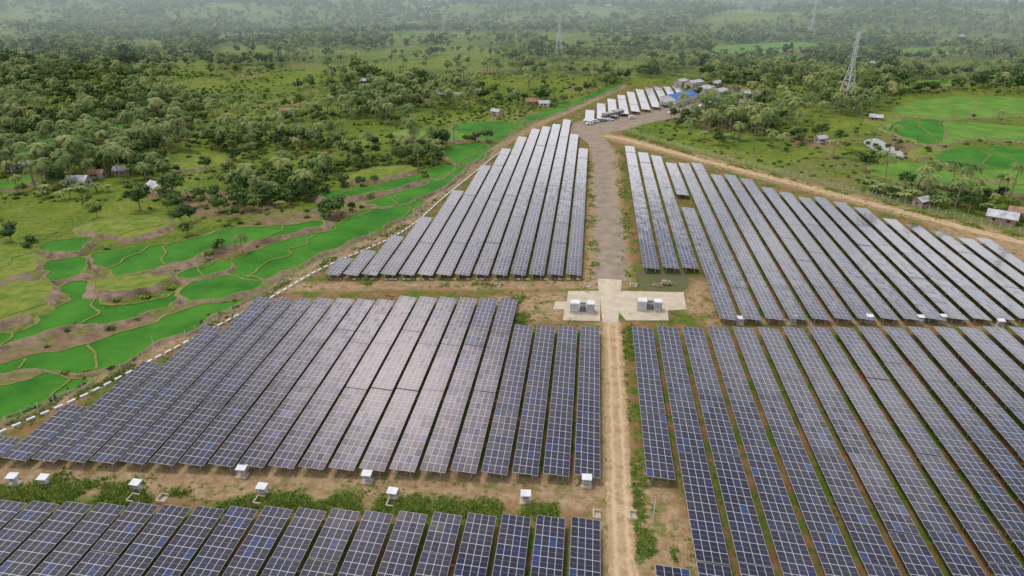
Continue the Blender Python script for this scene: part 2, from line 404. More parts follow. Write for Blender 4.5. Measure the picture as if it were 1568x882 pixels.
for i in range(22):
    xl=(18.7+6.1*i)*KZ;y0=YV(410 if i<3 else 488,xl,zp);y1=float(np.interp(xl+1,tx,ty))
    if y1-y0<6: continue
    L=round((y1-y0)/6.6)*6.6
    segs=[(y0,y0+L)]
    if i==3: segs=[(y0,YV(318,xl,zp)),(YV(298,xl,zp),y0+L)]
    solar_row(xl,5.0*KZ,segs)
for i in range(22):
    xl=(13.46+6.5*i)*KZ;y1=YV(500,xl,zp)+random.uniform(-.2,.4)
    if i==0: segs=[(YV(730,xl,zp),y1),(YV(1050,xl,zp),YV(857,xl,zp))]
    else:
        n=math.floor((y1-YV(1050,xl,zp))/2.2)*2.2;segs=[(y1-n,y1)]
    solar_row(xl,5.3*KZ,segs)
Fp=GP([(886,180),(915,160),(945,147),(985,134),(1035,131),(1070,146),(1012,163),(958,174),(900,186)],zp)
for i in range(22):
    xl=-32+7.2*i;yy=np.arange(380,620,1.0);ins=inpoly(Fp,np.full(yy.shape,xl+2.5),yy)
    if ins.sum()>8:
        y0,y1=yy[ins].min(),yy[ins].max();solar_row(xl,5.6,[(y0,y1)])

# ---------------------------------------------------------------- rice paddies
pad_px=[
 ([(-40,520),(0,515),(60,500),(78,480),(100,465),(95,442),(133,432),(150,455),(180,472),(240,462),(282,446),(268,465),(220,488),(170,497),(100,503),(40,522),(-10,534)],.3),
 ([(146,398),(200,388),(300,372),(345,356),(430,350),(482,345),(490,351),(440,364),(380,376),(320,391),(290,403),(235,417),(195,427),(172,424)],1.3),
 ([(65,378),(130,369),(133,388),(75,395)],1.2),
 ([(70,406),(130,400),(128,424),(75,430)],.8),
 ([(-60,575),(0,562),(90,543),(180,517),(270,484),(350,462),(392,456),(330,487),(240,530),(170,562),(120,574),(60,566),(0,580),(-60,590)],.1),
 ([(-60,610),(0,592),(60,576),(100,582),(128,590),(60,622),(0,648),(-60,672)],0),
 ([(275,455),(308,432),(345,425),(392,432),(390,448),(330,461)],.5),
 ([(345,405),(420,378),(500,352),(560,327),(640,306),(650,314),(600,343),(505,387),(440,418),(405,430),(370,424)],.4),
 ([(500,302),(560,291),(645,272),(650,281),(560,303),(508,312)],1.1),
 ([(560,313),(650,285),(690,266),(712,254),(708,268),(660,300),(600,318)],.6),
 ([(690,226),(740,222),(748,234),(727,250),(690,251)],.5),
 ([(655,264),(680,256),(700,258),(688,272),(665,276)],.7),
 ([(598,206),(640,201),(720,210),(690,219),(612,213)],.8),
 ([(790,186),(860,163),(940,132),(950,134),(905,152),(830,182),(800,190)],.3),
 ([(712,190),(785,188),(798,192),(790,200),(760,216),(720,208),(690,199)],.2),
 ([(20,222),(100,206),(190,193),(196,202),(110,219),(30,240)],.4),
 ([(-20,285),(30,270),(60,275),(20,292)],.4),
 ([(280,425),(320,405),(345,402),(350,415),(300,430)],.9),
 ([(150,440),(185,432),(240,425),(262,430),(235,446),(190,455)],1.4),
 ([(1370,166),(1440,151),(1490,152),(1480,180),(1400,180)],.3),
 ([(1492,151),(1568,151),(1600,170),(1486,180)],.1),
 ([(1352,197),(1385,187),(1440,188),(1435,222),(1390,214)],.5),
 ([(1446,189),(1500,190),(1590,200),(1590,219),(1500,214),(1442,222)],.2),
 ([(1430,240),(1500,226),(1590,236),(1590,260),(1500,264)],.4),
 ([(1340,256),(1400,251),(1460,268),(1520,283),(1590,290),(1590,299),(1440,285),(1350,272)],.2),
 ([(1090,77),(1200,69),(1245,71),(1240,82),(1110,88)],0),
 ([(1380,79),(1480,76),(1470,86),(1390,90)],0),
 ([(1385,128),(1470,124),(1460,134),(1390,138)],0),
 ([(1170,92),(1230,89),(1225,96),(1180,98)],0),
 ([(-40,384),(30,380),(58,392),(60,418),(20,434),(-40,440)],1.6),
 ([(-40,448),(30,440),(66,438),(80,455),(62,478),(0,496),(-40,502)],1.0),
 ([(140,345),(230,336),(262,350),(200,368),(140,362)],1.0),
 ([(530,270),(600,258),(640,262),(560,280)],.8),
 ([(270,252),(330,240),(345,250),(290,262)],.5),
 ([(1400,229),(1440,228),(1425,240),(1400,246)],.6),
 ([(1475,268),(1590,264),(1590,284),(1535,280)],.5),
 ([(1330,182),(1362,176),(1378,184),(1346,192)],.5),
]
young={12,19,20,22,24,25,26,27,28,16,35}
dry={29,30,31,32,18,33,34,36}
paddies=[]
for k,(px,lev) in enumerate(pad_px):
    P=smooth_closed(GP(px),9)
    d=np.roll(P,-1,0)-np.roll(P,1,0);d/=np.linalg.norm(d,axis=1)[:,None]+1e-9
    area=sum(P[i-1][0]*P[i][1]-P[i][0]*P[i-1][1] for i in range(len(P)))
    if area<0: P=P[::-1];d=-d[::-1]
    n=np.stack([d[:,1],-d[:,0]],1)
    P=P+n*(((vn(P[:,0]/6,P[:,1]/6,3)-.5)*4.2+(vn(P[:,0]/2,P[:,1]/2,4)-.5)*1.6)[:,None])
    paddies.append(P)
    zt=terrain(P[:,0],P[:,1]).max()
    zt=zt+.4 if zt>0.3 else lev
    m=M_paddy2 if k in young else M_field if k in dry else M_paddy
    b=MB();b.face([(*p,zt+.22+.004*k) for p in P],m)
    jit=vn(P[:,0]/6+9,P[:,1]/6,5)[:,None]
    sl=1.0+zt*1.8
    A=P+n*.05;B=P+n*(.25+.5*jit);C=P+n*(.7+(sl*1.7)*jit)
    for i in range(len(P)):
        j=(i+1)%len(P)
        bare=(n[i][1]*-.8+n[i][0]*.3)+ (vn(P[i][0]/5,P[i][1]/5,6)-.5)*1.8>.15
        mm=M_bund if bare else M_bundg
        b.face([(*P[i],zt+.1),(*P[j],zt+.1),(*A[j],zt+.40),(*A[i],zt+.40)],mm)
        b.face([(*A[i],zt+.40),(*A[j],zt+.40),(*B[j],zt+.42),(*B[i],zt+.42)],M_bundg)
        b.face([(*B[i],zt+.42),(*B[j],zt+.42),(*C[j],-.2 if zt<3 else zt-3),(*C[i],-.2 if zt<3 else zt-3)],mm)
    if len(px)>=5 and k not in(2,3,6,11,18):
        lo,hi=P.min(0),P.max(0);nd=max(1,int((hi[0]-lo[0])/17))
        for q in range(nd):
            xx=lo[0]+(hi[0]-lo[0])*(q+.6+random.uniform(-.15,.15))/(nd+.2);sk=random.uniform(-.6,.6)
            t=np.linspace(lo[1],hi[1],60);xx_=xx+(t-lo[1])*sk+(vn(t/5,t*0+k,2)-.5)*5;ins=inpoly(P,xx_,t)
            for i in range(59):
                if ins[i] and ins[i+1]:
                    b.box(((xx_[i]+xx_[i+1])/2,(t[i]+t[i+1])/2,zt+.28),(.6,math.hypot(t[1]-t[0],xx_[i+1]-xx_[i])+.05,.3+.004*k),M_bundg,-math.atan2(xx_[i+1]-xx_[i],t[1]-t[0]))
    b.obj('rice_paddy' if k not in dry else 'crop_terrace')
b=MB();P=smooth_closed(GP([(1322,218),(1340,212),(1362,222),(1385,236),(1375,240),(1345,232)]));b.face([(*p,.06) for p in P],M_water);b.obj('pond')

# ---------------------------------------------------------------- vegetation templates
def blob(b,c,r,m,seed):
    rr=random.Random(seed);import bmesh
    bm=bmesh.new();bmesh.ops.create_icosphere(bm,subdivisions=1,radius=1)
    for v in bm.verts: v.co*=r*rr.uniform(.7,1.05)
    for f in bm.faces: b.face([(c[0]+v.co.x,c[1]+v.co.y,c[2]+v.co.z*.8) for v in f.verts],m)
    bm.free()
def leaves(b,c,r,n,size,rr,mats,flat=.8):
    for _ in range(n):
        d=Vector((rr.gauss(0,1),rr.gauss(0,1),rr.gauss(.35,1))).normalized()
        p=Vector(c)+Vector((d.x,d.y,d.z*flat))*r*rr.uniform(.75,1.25)
        nrm=(d+Vector((rr.uniform(-.7,.7),rr.uniform(-.7,.7),rr.uniform(-.2,.9)))).normalized()
        u=nrm.orthogonal().normalized();w=nrm.cross(u);a=rr.uniform(0,6.28);u,w=u*math.cos(a)+w*math.sin(a),w*math.cos(a)-u*math.sin(a)
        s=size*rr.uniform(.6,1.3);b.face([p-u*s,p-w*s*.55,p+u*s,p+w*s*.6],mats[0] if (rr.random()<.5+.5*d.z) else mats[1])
def broadleaf(seed,h,r,nc,n=30,size=.48,mats=(M_leaf,M_leaf2),base=.42):
    rr=random.Random(seed);b=MB();top=Vector((rr.uniform(-.4,.4),rr.uniform(-.4,.4),h*.5))
    b.cyl((0,0,-.6),top,.30*h/9,.17*h/9,M_bark,6)
    for i in range(nc):
        a=rr.uniform(0,6.28);q=math.sqrt(rr.random());e=rr.uniform(-1,1)*math.sqrt(max(0,1-q*q*.7))
        c=Vector((math.cos(a)*q*r*.8,math.sin(a)*q*r*.8,h*(base+(1-base)/2)+e*h*(1-base)*.36))
        s=r*rr.uniform(.27,.45)
        if i<5: b.cyl(top*rr.uniform(.7,1),c,.11*h/9,.04,M_bark,4)
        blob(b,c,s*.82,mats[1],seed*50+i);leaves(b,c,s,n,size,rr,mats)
    return b
def shrub(seed,r):
    rr=random.Random(seed);b=MB()
    for i in range(5):
        a=rr.uniform(0,6.28);q=rr.random()*r*.7;c=(math.cos(a)*q,math.sin(a)*q,r*rr.uniform(.2,.5))
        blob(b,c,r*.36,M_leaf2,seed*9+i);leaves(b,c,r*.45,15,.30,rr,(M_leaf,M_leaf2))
    return b
def palm(seed,h):
    rr=random.Random(seed);b=MB();lean=Vector((rr.uniform(-1.2,1.2),rr.uniform(-1.2,1.2),0));pr=Vector((0,0,-.5))
    for i in range(1,6):
        t=i/5;q=lean*t*t+Vector((0,0,h*t));b.cyl(pr,q,.24-.08*(t-1/5),.24-.08*t,M_bark,5);pr=q
    for k in range(17):
        a=k*2.4+rr.uniform(-.2,.2);up=rr.uniform(-.25,1.0);L=rr.uniform(3.4,4.7);p=pr.copy();d=Vector((math.cos(a),math.sin(a),up)).normalized()
        for s in range(8):
            q=p+d*L/8;side=d.cross(Vector((0,0,1))).normalized();ll=1.0*math.sin(math.pi*min(1,(s+1.2)/9.5))+.15
            for sg in(-1,1):
                tip=q+side*sg*ll+d*ll*.55-Vector((0,0,ll*.45));b.face([p,q,tip],M_palm)
            p=q;d=(d+Vector((0,0,-.19-.02*s))).normalized()
    return b
def banana(seed):
    rr=random.Random(seed);b=MB()
    for s in range(3):
        ox,oy=rr.uniform(-1,1),rr.uniform(-1,1);hh=rr.uniform(1.6,2.6);b.cyl((ox,oy,-.1),(ox,oy,hh),.14,.09,M_palm,5)
        for k in range(8):
            a=k*.8+rr.uniform(-.3,.3);d=Vector((math.cos(a)*.7,math.sin(a)*.7,1.0)).normalized();p=Vector((ox,oy,hh));L=2.3;W=0
            for i in range(5):
                q=p+d*L/5;side=Vector((-math.sin(a),math.cos(a),0));W2=.36*math.sin(math.pi*(i+1)/5.4)
                b.face([p-side*W,q-side*W2,q,p],M_palm);b.face([p,q,q+side*W2,p+side*W],M_palm);p=q;W=W2;d=(d+Vector((0,0,-.38))).normalized()
    return b
def tuft(seed):
    rr=random.Random(seed);b=MB()
    for k in range(16):
        a=rr.uniform(0,6.28);q=rr.random()*.55;x,y=math.cos(a)*q,math.sin(a)*q;h=rr.uniform(.12,.35);a2=rr.uniform(0,6.28);w=.11
        t=(x+rr.uniform(-.35,.35),y+rr.uniform(-.35,.35),h);b.face([(x-w*math.cos(a2),y-w*math.sin(a2),-.03),(x+w*math.cos(a2),y+w*math.sin(a2),-.03),t],M_grass)
    return b
def coll_of(name,builders):
    c=bpy.data.collections.new(name)
    for i,(nm,b) in enumerate(builders): b.obj(nm,coll=c)
    return c
tree_b=[broadleaf(11,9,4.2,16),broadleaf(12,7.5,3.8,13),broadleaf(13,11,4.6,19,base=.36),broadleaf(14,6,3.2,11,base=.3),broadleaf(15,8.5,5.2,17,base=.5)]
C_tree=coll_of('tree_forms',[('broadleaf_form_%d'%i,b) for i,b in enumerate(tree_b)])
C_far=coll_of('far_tree_forms',[('far_broadleaf_form_%d'%i,broadleaf(70+i,9+i%3,4.5,8,n=13,size=.95,base=.3)) for i in range(4)])
C_palm=coll_of('palm_forms',[('palm_form_%d'%i,palm(20+i,9+2*i)) for i in range(3)])
C_ban=coll_of('banana_forms',[('banana_form_%d'%i,banana(30+i)) for i in range(3)])
C_shr=coll_of('shrub_forms',[('shrub_form_%d'%i,shrub(40+i,1.6)) for i in range(3)])
C_tuf=coll_of('tuft_forms',[('tuft_form_%d'%i,tuft(50+i)) for i in range(3)])
def scatter(name,P,scl,coll,nvar):
    n=len(P);me=bpy.data.meshes.new(name);me.vertices.add(n);me.vertices.foreach_set('co',np.asarray(P,np.float32).ravel())
    a=me.attributes.new('scl','FLOAT','POINT');a.data.foreach_set('value',np.asarray(scl,np.float32))
    a=me.attributes.new('rot','FLOAT','POINT');a.data.foreach_set('value',(rng.random(n)*6.28).astype(np.float32))
    a=me.attributes.new('idx','INT','POINT');a.data.foreach_set('value',rng.integers(0,nvar,n).astype(np.int32))
    o=bpy.data.objects.new(name,me);scene.collection.objects.link(o)
    g=bpy.data.node_groups.new(name,'GeometryNodeTree');g.interface.new_socket(name='Geometry',in_out='INPUT',socket_type='NodeSocketGeometry');g.interface.new_socket(name='Geometry',in_out='OUTPUT',socket_type='NodeSocketGeometry')
    N=g.nodes;L=g.links;gi=N.new('NodeGroupInput');go=N.new('NodeGroupOutput');ip=N.new('GeometryNodeInstanceOnPoints');ci=N.new('GeometryNodeCollectionInfo')
    ci.inputs['Collection'].default_value=coll;ci.inputs['Separate Children'].default_value=True;ci.inputs['Reset Children'].default_value=True
    def at(nm,t):
        q=N.new('GeometryNodeInputNamedAttribute');q.data_type=t;q.inputs['Name'].default_value=nm;return q.outputs['Attribute']
    L.new(gi.outputs[0],ip.inputs['Points']);L.new(ci.outputs[0],ip.inputs['Instance']);ip.inputs['Pick Instance'].default_value=True
    L.new(at('idx','INT'),ip.inputs['Instance Index']);cx=N.new('ShaderNodeCombineXYZ');L.new(at('rot','FLOAT'),cx.inputs[2]);L.new(cx.outputs[0],ip.inputs['Rotation'])
    L.new(at('scl','FLOAT'),ip.inputs['Scale']);L.new(ip.outputs[0],go.inputs[0])
    md=o.modifiers.new('scatter','NODES');md.node_group=g;return o

# ---------------------------------------------------------------- tree distribution
clear_px=[
 ([(960,192),(1060,200),(1200,222),(1330,275),(1310,292),(1100,243)],.92),
 ([(1060,46),(1130,28),(1195,34),(1185,48),(1080,52)],1),
 ([(0,315),(120,315),(260,310),(290,330),(200,372),(60,375),(0,365)],.8),
 ([(-50,370),(60,375),(80,440),(60,500),(-50,520)],.9),
 ([(700,125),(850,108),(935,128),(800,148)],.9),([(440,100),(560,95),(545,112),(450,115)],1),
 ([(1390,100),(1540,92),(1560,110),(1420,120)],.95),([(1210,175),(1340,185),(1360,250),(1240,235)],.85),
 ([(1340,150),(1600,130),(1650,290),(1330,280)],.85),
 ([(400,325),(560,290),(650,265),(660,290),(400,350)],.8),([(100,130),(330,120),(340,132),(110,145)],.85),
 ([(500,190),(600,195),(630,235),(540,250),(480,240)],.4),([(250,240),(330,225),(340,240),(260,255)],.9),
 ([(0,310),(500,335),(500,470),(0,640)],.8),([(830,60),(900,60),(900,75),(840,78)],.9),([(600,60),(680,55),(680,68),(600,72)],.9),([(150,60),(260,55),(250,70),(160,75)],.8),
 ([(330,60),(420,50),(430,60),(340,70)],.8),([(480,40),(560,36),(570,44),(480,48)],.8),([(30,160),(120,155),(110,172),(30,178)],.7),
 ([(1420,60),(1540,56),(1560,66),(1430,72)],.9),([(700,78),(800,74),(800,84),(710,88)],.8)]
clear=[(GP(p),w) for p,w in clear_px]
def candidates(y0,y1,step):
    gx=np.arange(-1*(y1*.95+220),y1*.95+220,step);gy=np.arange(y0,y1,step)
    x,y=np.meshgrid(gx,gy);x=x.ravel()+rng.uniform(-.5,.5,x.size)*step;y=y.ravel()+rng.uniform(-.5,.5,y.size)*step
    k=np.abs(x+.1134*y)<.78*y+110;return x[k],y[k]
def blocked(x,y,mf=9,mp=3):
    b=inpoly(farm,x,y)|(dpoly(farm,x,y)<mf)
    for P in paddies:
        bb=(x>P[:,0].min()-9)&(x<P[:,0].max()+9)&(y>P[:,1].min()-9)&(y<P[:,1].max()+9)
        if bb.any():
            xi,yi=x[bb],y[bb];b[bb]|=inpoly(P,xi,yi)|(dpoly(P,xi,yi)<mp)
    return b
houses=[(120,284,9.5,0),(190,267,7,0),(242,293,8,0),(66,242,7,0),(46,259,7,0),(815,160,9,1),(833,163,7,0),(678,149,8,0),(1256,218,6,0),(1532,340,9,0),(1410,315,6,0),(20,262,6,1),(438,174,7,1),(1275,70,9,0),(962,50,10,1),(1330,103,9,0),(1560,333,7,1),(930,22,12,0),(1090,22,12,0),(150,272,6,1),(1340,185,7,0),(760,176,6,0),(700,150,6,0),(1205,60,8,1),(1470,60,9,0),(560,128,7,0)]
HP=[G(u,v) for u,v,_,_ in houses]
def density(x,y):
    n=vn(x/75+9,y/75,3)*.6+vn(x/24,y/24,4)*.4
    d=np.hypot(x,y)
    thr=np.interp(d,[200,350,500,700,1000,2000],[.50,.46,.45,.44,.44,.43])
    p=sstep(thr-.06,thr+.08,n)*.92+.06
    for P,w in clear: p=np.where(inpoly(P,x,y),p*(1-w),p)
    for hx,hy in HP: p=np.where(np.hypot(x-hx,y-hy)<6,0,p)
    for hx,hy in HP: p=np.where((np.abs(x-hx)<6)&(y<hy)&(y>hy-28),0,p)
    return p
def P3(x,y): return np.stack([x,y,terrain(x,y)-.1],1)
def gen(y0,y1,st,sc):
    x,y=candidates(y0,y1,st);p=density(x,y);k=(rng.random(len(x))<p);x,y=x[k],y[k];k=~blocked(x,y);x,y=x[k],y[k]
    return x,y,rng.uniform(.6,1.2,len(x))*sc*np.interp(rng.random(len(x)),[0,.85,1],[.75,1,1.5])
nx_,ny_,ns_=gen(130,560,5.9,.76)
mx_,my_,ms2=gen(560,1200,8.2,.98);fx_,fy_,fs_=gen(1200,3300,16,1.5)
tx_=np.concatenate([nx_,mx_]);ty_=np.concatenate([ny_,my_]);ts_=np.concatenate([ns_,ms2])
ispalm=(rng.random(len(tx_))<np.where(vn(tx_/60,ty_/60,5)>.50,.6,.14))&(ty_>250)
far=(ty_>560)
k=~ispalm&~far;scatter('woodland_trees',P3(tx_[k],ty_[k]),ts_[k],C_tree,5)
k=~ispalm&far;x=np.concatenate([tx_[k],fx_]);y=np.concatenate([ty_[k],fy_]);scatter('distant_forest',P3(x,y),np.concatenate([ts_[k],fs_]),C_far,4)
px_=[];py_=[]
for (u,v,n,s) in((1130,198,34,14),(1190,178,36,18),(1290,172,26,14),(1250,150,28,20),(1080,190,14,8),(790,112,36,22),(560,172,22,16),(690,158,20,14),(150,270,12,10),(10,268,10,6),(1010,112,20,14),(1180,120,30,24),(1400,120,24,25),(1420,300,8,14),(1480,305,8,10),(420,215,20,18),(200,215,20,18),(300,180,20,20),(1120,128,18,12)):
    hx,hy=G(u,v);px_+=list(rng.normal(hx,s,n));py_+=list(rng.normal(hy,s*.8,n))
px_=np.array(px_);py_=np.array(py_);kk=~blocked(px_,py_,6,3)&(py_>235);px_,py_=px_[kk],py_[kk]
k=ispalm;x=np.concatenate([tx_[k],px_]);y=np.concatenate([ty_[k],py_]);scatter('coconut_palm_grove',P3(x,y),rng.uniform(.75,1.2,len(x)),C_palm,3)
x,y=candidates(120,620,4.2);p=sstep(.34,.60,vn(x/30,y/30,6)*.6+vn(x/9,y/9,7)*.4)*.8+.08
for P,w in clear: p=np.where(inpoly(P,x,y),p*.35,p)
k=(rng.random(len(x))<p);x,y=x[k],y[k];k=~blocked(x,y,5,2.2);x,y=x[k],y[k]
scatter('scrub_bushes',P3(x,y),rng.uniform(.35,1.1,len(x)),C_shr,3)
qx=[];qy=[]
for P in paddies[:25]:
    for p in P:
        if vn(p[0]/9,p[1]/9,1)>.52 and random.random()<.35: qx.append(p[0]+random.uniform(-1,1));qy.append(p[1]+random.uniform(-1,1))
qx=np.array(qx);qy=np.array(qy);kk=~inpoly(farm,qx,qy);scatter('bank_bushes',np.stack([qx[kk],qy[kk],np.full(kk.sum(),.25)],1),rng.uniform(.2,.6,kk.sum()),C_shr,3)
bx=[];by=[]
for (u,v,n,s) in((430,303,16,8),(405,306,8,5),(1380,308,45,14),(1440,300,20,12),(1360,300,15,8),(650,215,10,6),(1120,215,10,8),(120,300,8,8),(260,303,6,4),(1520,352,14,10),(540,300,8,6),(1170,150,20,12),(1230,150,15,10)):
    hx,hy=G(u,v);bx+=list(rng.normal(hx,s,n));by+=list(rng.normal(hy,s*.7,n))
bx=np.array(bx);by=np.array(by);k=~blocked(bx,by,3,1.5);scatter('banana_plants',P3(bx[k],by[k]),rng.uniform(.8,1.5,k.sum()),C_ban,3)
rx=[];ry=[];rs=[]
def band(px,w,n,s,th=.5):
    L=smooth_line(GP(px),6);i=rng.integers(0,len(L)-1,n);t=rng.random(n)[:,None];q=L[i]*(1-t)+L[i+1]*t
    q=q+rng.normal(0,w,(n,2));nn=vn(q[:,0]/5,q[:,1]/5,2);k=nn>th;rx.extend(q[k,0]);ry.extend(q[k,1]);rs.extend(rng.uniform(.6,1.4,k.sum())*s)
band([(-60,757),(150,760),(330,767),(520,770),(700,779),(900,785)],1.1,4200,1.2,.38)
band([(60,748),(120,752),(200,752)],1.6,500,1.4,.3)
band([(968,560),(960,500)],.9,260,1);band([(985,882),(975,760),(968,700),(964,560)],1.2,600,1)
band([(912,420),(905,300),(900,240)],1.2,700,1);band([(960,440),(955,300),(950,230)],1.5,800,1)
band([(560,434),(800,436)],1.0,400,1);band([(790,500),(795,460)],1.5,400,1.2,.3)
band([(985,882),(1000,860),(990,830)],2.0,500,1.1,.3);band([(800,455),(880,440)],3.5,400,.9)
band(fence_left[1:8],1.5,1500,1.1);band([(960,205),(1060,236),(1200,272),(1400,323),(1568,364)],1.3,1500,1.2)
band([(400,700),(560,742),(900,752)],3.5,500,.6,.55)
n=12000;x=rng.uniform(-130,150,n);y=rng.uniform(60,330,n);k=inpoly(farm,x,y)&(vn(x/7,y/7,1)>.5)&(np.abs(x-8.4)>3.5);rx.extend(x[k]);ry.extend(y[k]);rs.extend(rng.uniform(.5,1.2,k.sum()))
rx,ry,rs=map(np.array,(rx,ry,rs));k=np.abs(rx-8.2)>2.6;rx,ry,rs=rx[k],ry[k],rs[k]
scatter('grass_tufts',np.stack([rx,ry,np.zeros(len(rx))],1),rs,C_tuf,3)
tmesh=[b.mesh('broadleaf_tree') for b in tree_b];pmesh=palm(61,8).mesh('coconut_palm')
for u,v,k,s in((412,312,1,.95),(335,385,3,.75),(322,398,3,.6),(652,248,0,1),(668,252,2,.9),(640,250,1,.8),(20,375,0,.9),(48,385,3,.9),(190,262,2,.8),(160,262,0,.8),(500,300,3,.7),(380,300,2,.85),(440,295,0,1),(470,292,4,.9),(350,290,1,.9),(210,245,4,1),(1500,312,0,.9),(1325,262,2,.9),(1100,222,1,.9),(1345,235,3,.7),(1420,235,3,.6),(835,150,2,.9),(725,218,3,.6),(650,275,3,.7),(1040,195,3,.8),(1060,192,0,.8)):
    x,y=G(u,v);inst('broadleaf_tree',tmesh[k],(x,y,tz(x,y)),random.uniform(0,6),s)
for u,v,s in((372,388,.8),(255,275,1.1),(8,262,1.1),(20,275,1),(225,280,1),(1180,225,1),(1195,230,1),(1275,240,1),(1130,215,1.1),(150,262,1.2),(170,258,1.1),(395,302,1),(460,300,1)):
    x,y=G(u,v);inst('coconut_palm',pmesh,(x,y,0),random.uniform(0,6),s)

# ---------------------------------------------------------------- buildings
def house(name,x,y,z,w,d,h,rot,roofm,wallm,ridge=.28,windows=2):
    e=empty(name,(x,y,z),rot);b=MB();b.box((0,0,h/2-.2),(w,d,h+.4),wallm)
    rh=d*ridge
    for s in(-1,1): b.face([(s*w/2,-d/2,h),(s*w/2,d/2,h),(s*w/2,0,h+rh)],wallm)
    b.obj('walls',parent=e)
    b=MB();o=.5
    for s in(-1,1):
        k=rh/(d/2);e0=h-o*k
        top=[(-w/2-o,s*(d/2+o),e0+.12),(w/2+o,s*(d/2+o),e0+.12),(w/2+o,0,h+rh+.12),(-w/2-o,0,h+rh+.12)]
        lo=[(p[0],p[1],p[2]-.1) for p in top]
        if s>0: top=top[::-1];lo=lo[::-1]
        b.face(top,roofm);b.face(lo[::-1],roofm)
        for i in range(4): j=(i+1)%4;b.face([lo[i],lo[j],top[j],top[i]],roofm)
    b.obj('roof',parent=e)
    b=MB();b.box((w*.12,-d/2-.03,1.0),(.9,.06,2.0),M_wood);b.obj('door',parent=e)
    b=MB()
    for i in range(windows):
        xx=-w/2+w*(i+.5)/windows
        if abs(xx-w*.12)<1.1: xx-=1.5
        b.box((xx,-d/2-.03,1.5),(1,.06,.9),M_dark);b.box((xx,d/2+.03,1.5),(1,.06,.9),M_dark)
    for s in(-1,1): b.box((s*(w/2+.03),0,1.5),(.06,1,.9),M_dark)
    b.obj('windows',parent=e);return e
for (u,v,w,r) in houses:
    x,y=G(u,v);house('village_house',x,y,tz(x,y),w,w*.65,2.7,random.uniform(-.6,.6),M_roofr if r else M_roofw,M_wood if random.random()<.5 else M_wall)
x0,y0=G(1012,166);x1,y1=G(1066,153);rt=math.atan2(y1-y0,x1-x0)
house('blue_roof_warehouse',(x0+x1)/2,(y0+y1)/2+5,0,28,12,5,rt,M_roofb,M_white,.18,8)
for u,v,w,d,h,m in((1078,143,16,9,4.5,M_roofw),(1100,147,14,8,4,M_roofw),(1122,142,12,7,4,M_roofr),(1062,134,14,8,4.5,M_roofw),(1042,131,10,7,4,M_roofw),(1095,134,12,8,4,M_roofw),(1140,150,10,6,3.5,M_roofw),(945,176,9,4,3,M_roofw),(930,180,8,3,3,M_roofw),(1082,155,9,4,3,M_roofw)):
    x,y=G(u,v);house('site_office_building',x,y,0,w,d,h,rt+random.uniform(-.1,.1),m,M_wall,.15,4)
for u,v,k,s in((1068,150,0,.9),(1088,141,1,1),(1110,152,3,1),(1130,158,0,.9),(1052,141,3,.9),(1150,145,2,.9),(1112,136,4,.9),(1075,162,3,.8),(1032,182,1,.9),(1048,184,0,.8)):
    x,y=G(u,v);inst('broadleaf_tree',tmesh[k],(x,y,0),random.uniform(0,6),s)
sx,sy=G(1112,162)
b=MB()
for i in range(4):
    for j in range(2):
        xx,yy=i*6,j*9;b.cyl((xx,yy,0),(xx,yy,8),.18,.12,M_galv,5)
        if i<3: b.cyl((xx,yy,7.6),(xx+6,yy,7.6),.12,.12,M_galv,4)
    b.cyl((i*6,0,7.8),(i*6,9,7.8),.1,.1,M_galv,4)
for i in range(3):
    b.box((3+i*6,4.5,1.3),(3,2.2,2.2),M_green);b.box((3+i*6,6,1.3),(2.4,.5,1.8),M_grey)
    for k in(-.8,0,.8): b.cyl((3+i*6+k,4.5,2.4),(3+i*6+k,4.5,3.4),.12,.06,M_white,5)
b.obj('electrical_substation',(sx-10,sy,0),rt)

# ---------------------------------------------------------------- transformer stations / inverters
def station():
    b=MB();b.box((0,0,.2),(7.2,2.9,.4),M_conc);b.box((0,0,.47),(6.9,2.5,.14),M_grey)
    b.box((-2.1,0,1.75),(2.4,2.3,2.4),M_white);b.box((-2.1,0,3.0),(2.6,2.5,.12),M_white)
    for i in range(9): b.box((-3.1+.25*i,-1.17,1.75),(.12,.06,1.9),M_grey)
    b.box((2.4,0,1.75),(2.0,2.3,2.4),M_white);b.box((2.4,0,3.0),(2.2,2.5,.12),M_white)
    for i in range(3): b.box((1.75+.65*i,-1.18,1.75),(.55,.06,2.0),M_grey)
    b.box((.25,0,1.4),(1.7,1.3,1.7),M_green)
    for i in range(8):
        b.box((-.45+.2*i,-.95,1.35),(.06,.55,1.4),M_grey);b.box((-.45+.2*i,.95,1.35),(.06,.55,1.4),M_grey)
    for k in(-.4,.1,.6): b.cyl((.2+k,0,2.25),(.2+k,0,2.8),.1,.06,M_wood,6)
    b.cyl((-.5,.45,2.5),(.9,.45,2.5),.2,.2,M_grey,8)
    for x in(-3.4,-.85,1.3,3.4):
        for y in(-1.2,1.2): b.box((x,y,1.8),(.1,.1,2.6),M_galv)
    return b.mesh('transformer_station')
ms_=station()
for u,v in((891,480),(994,477)):
    x,y=G(u,v);inst('transformer_station',ms_,(x,y+1,.13),0,.95)
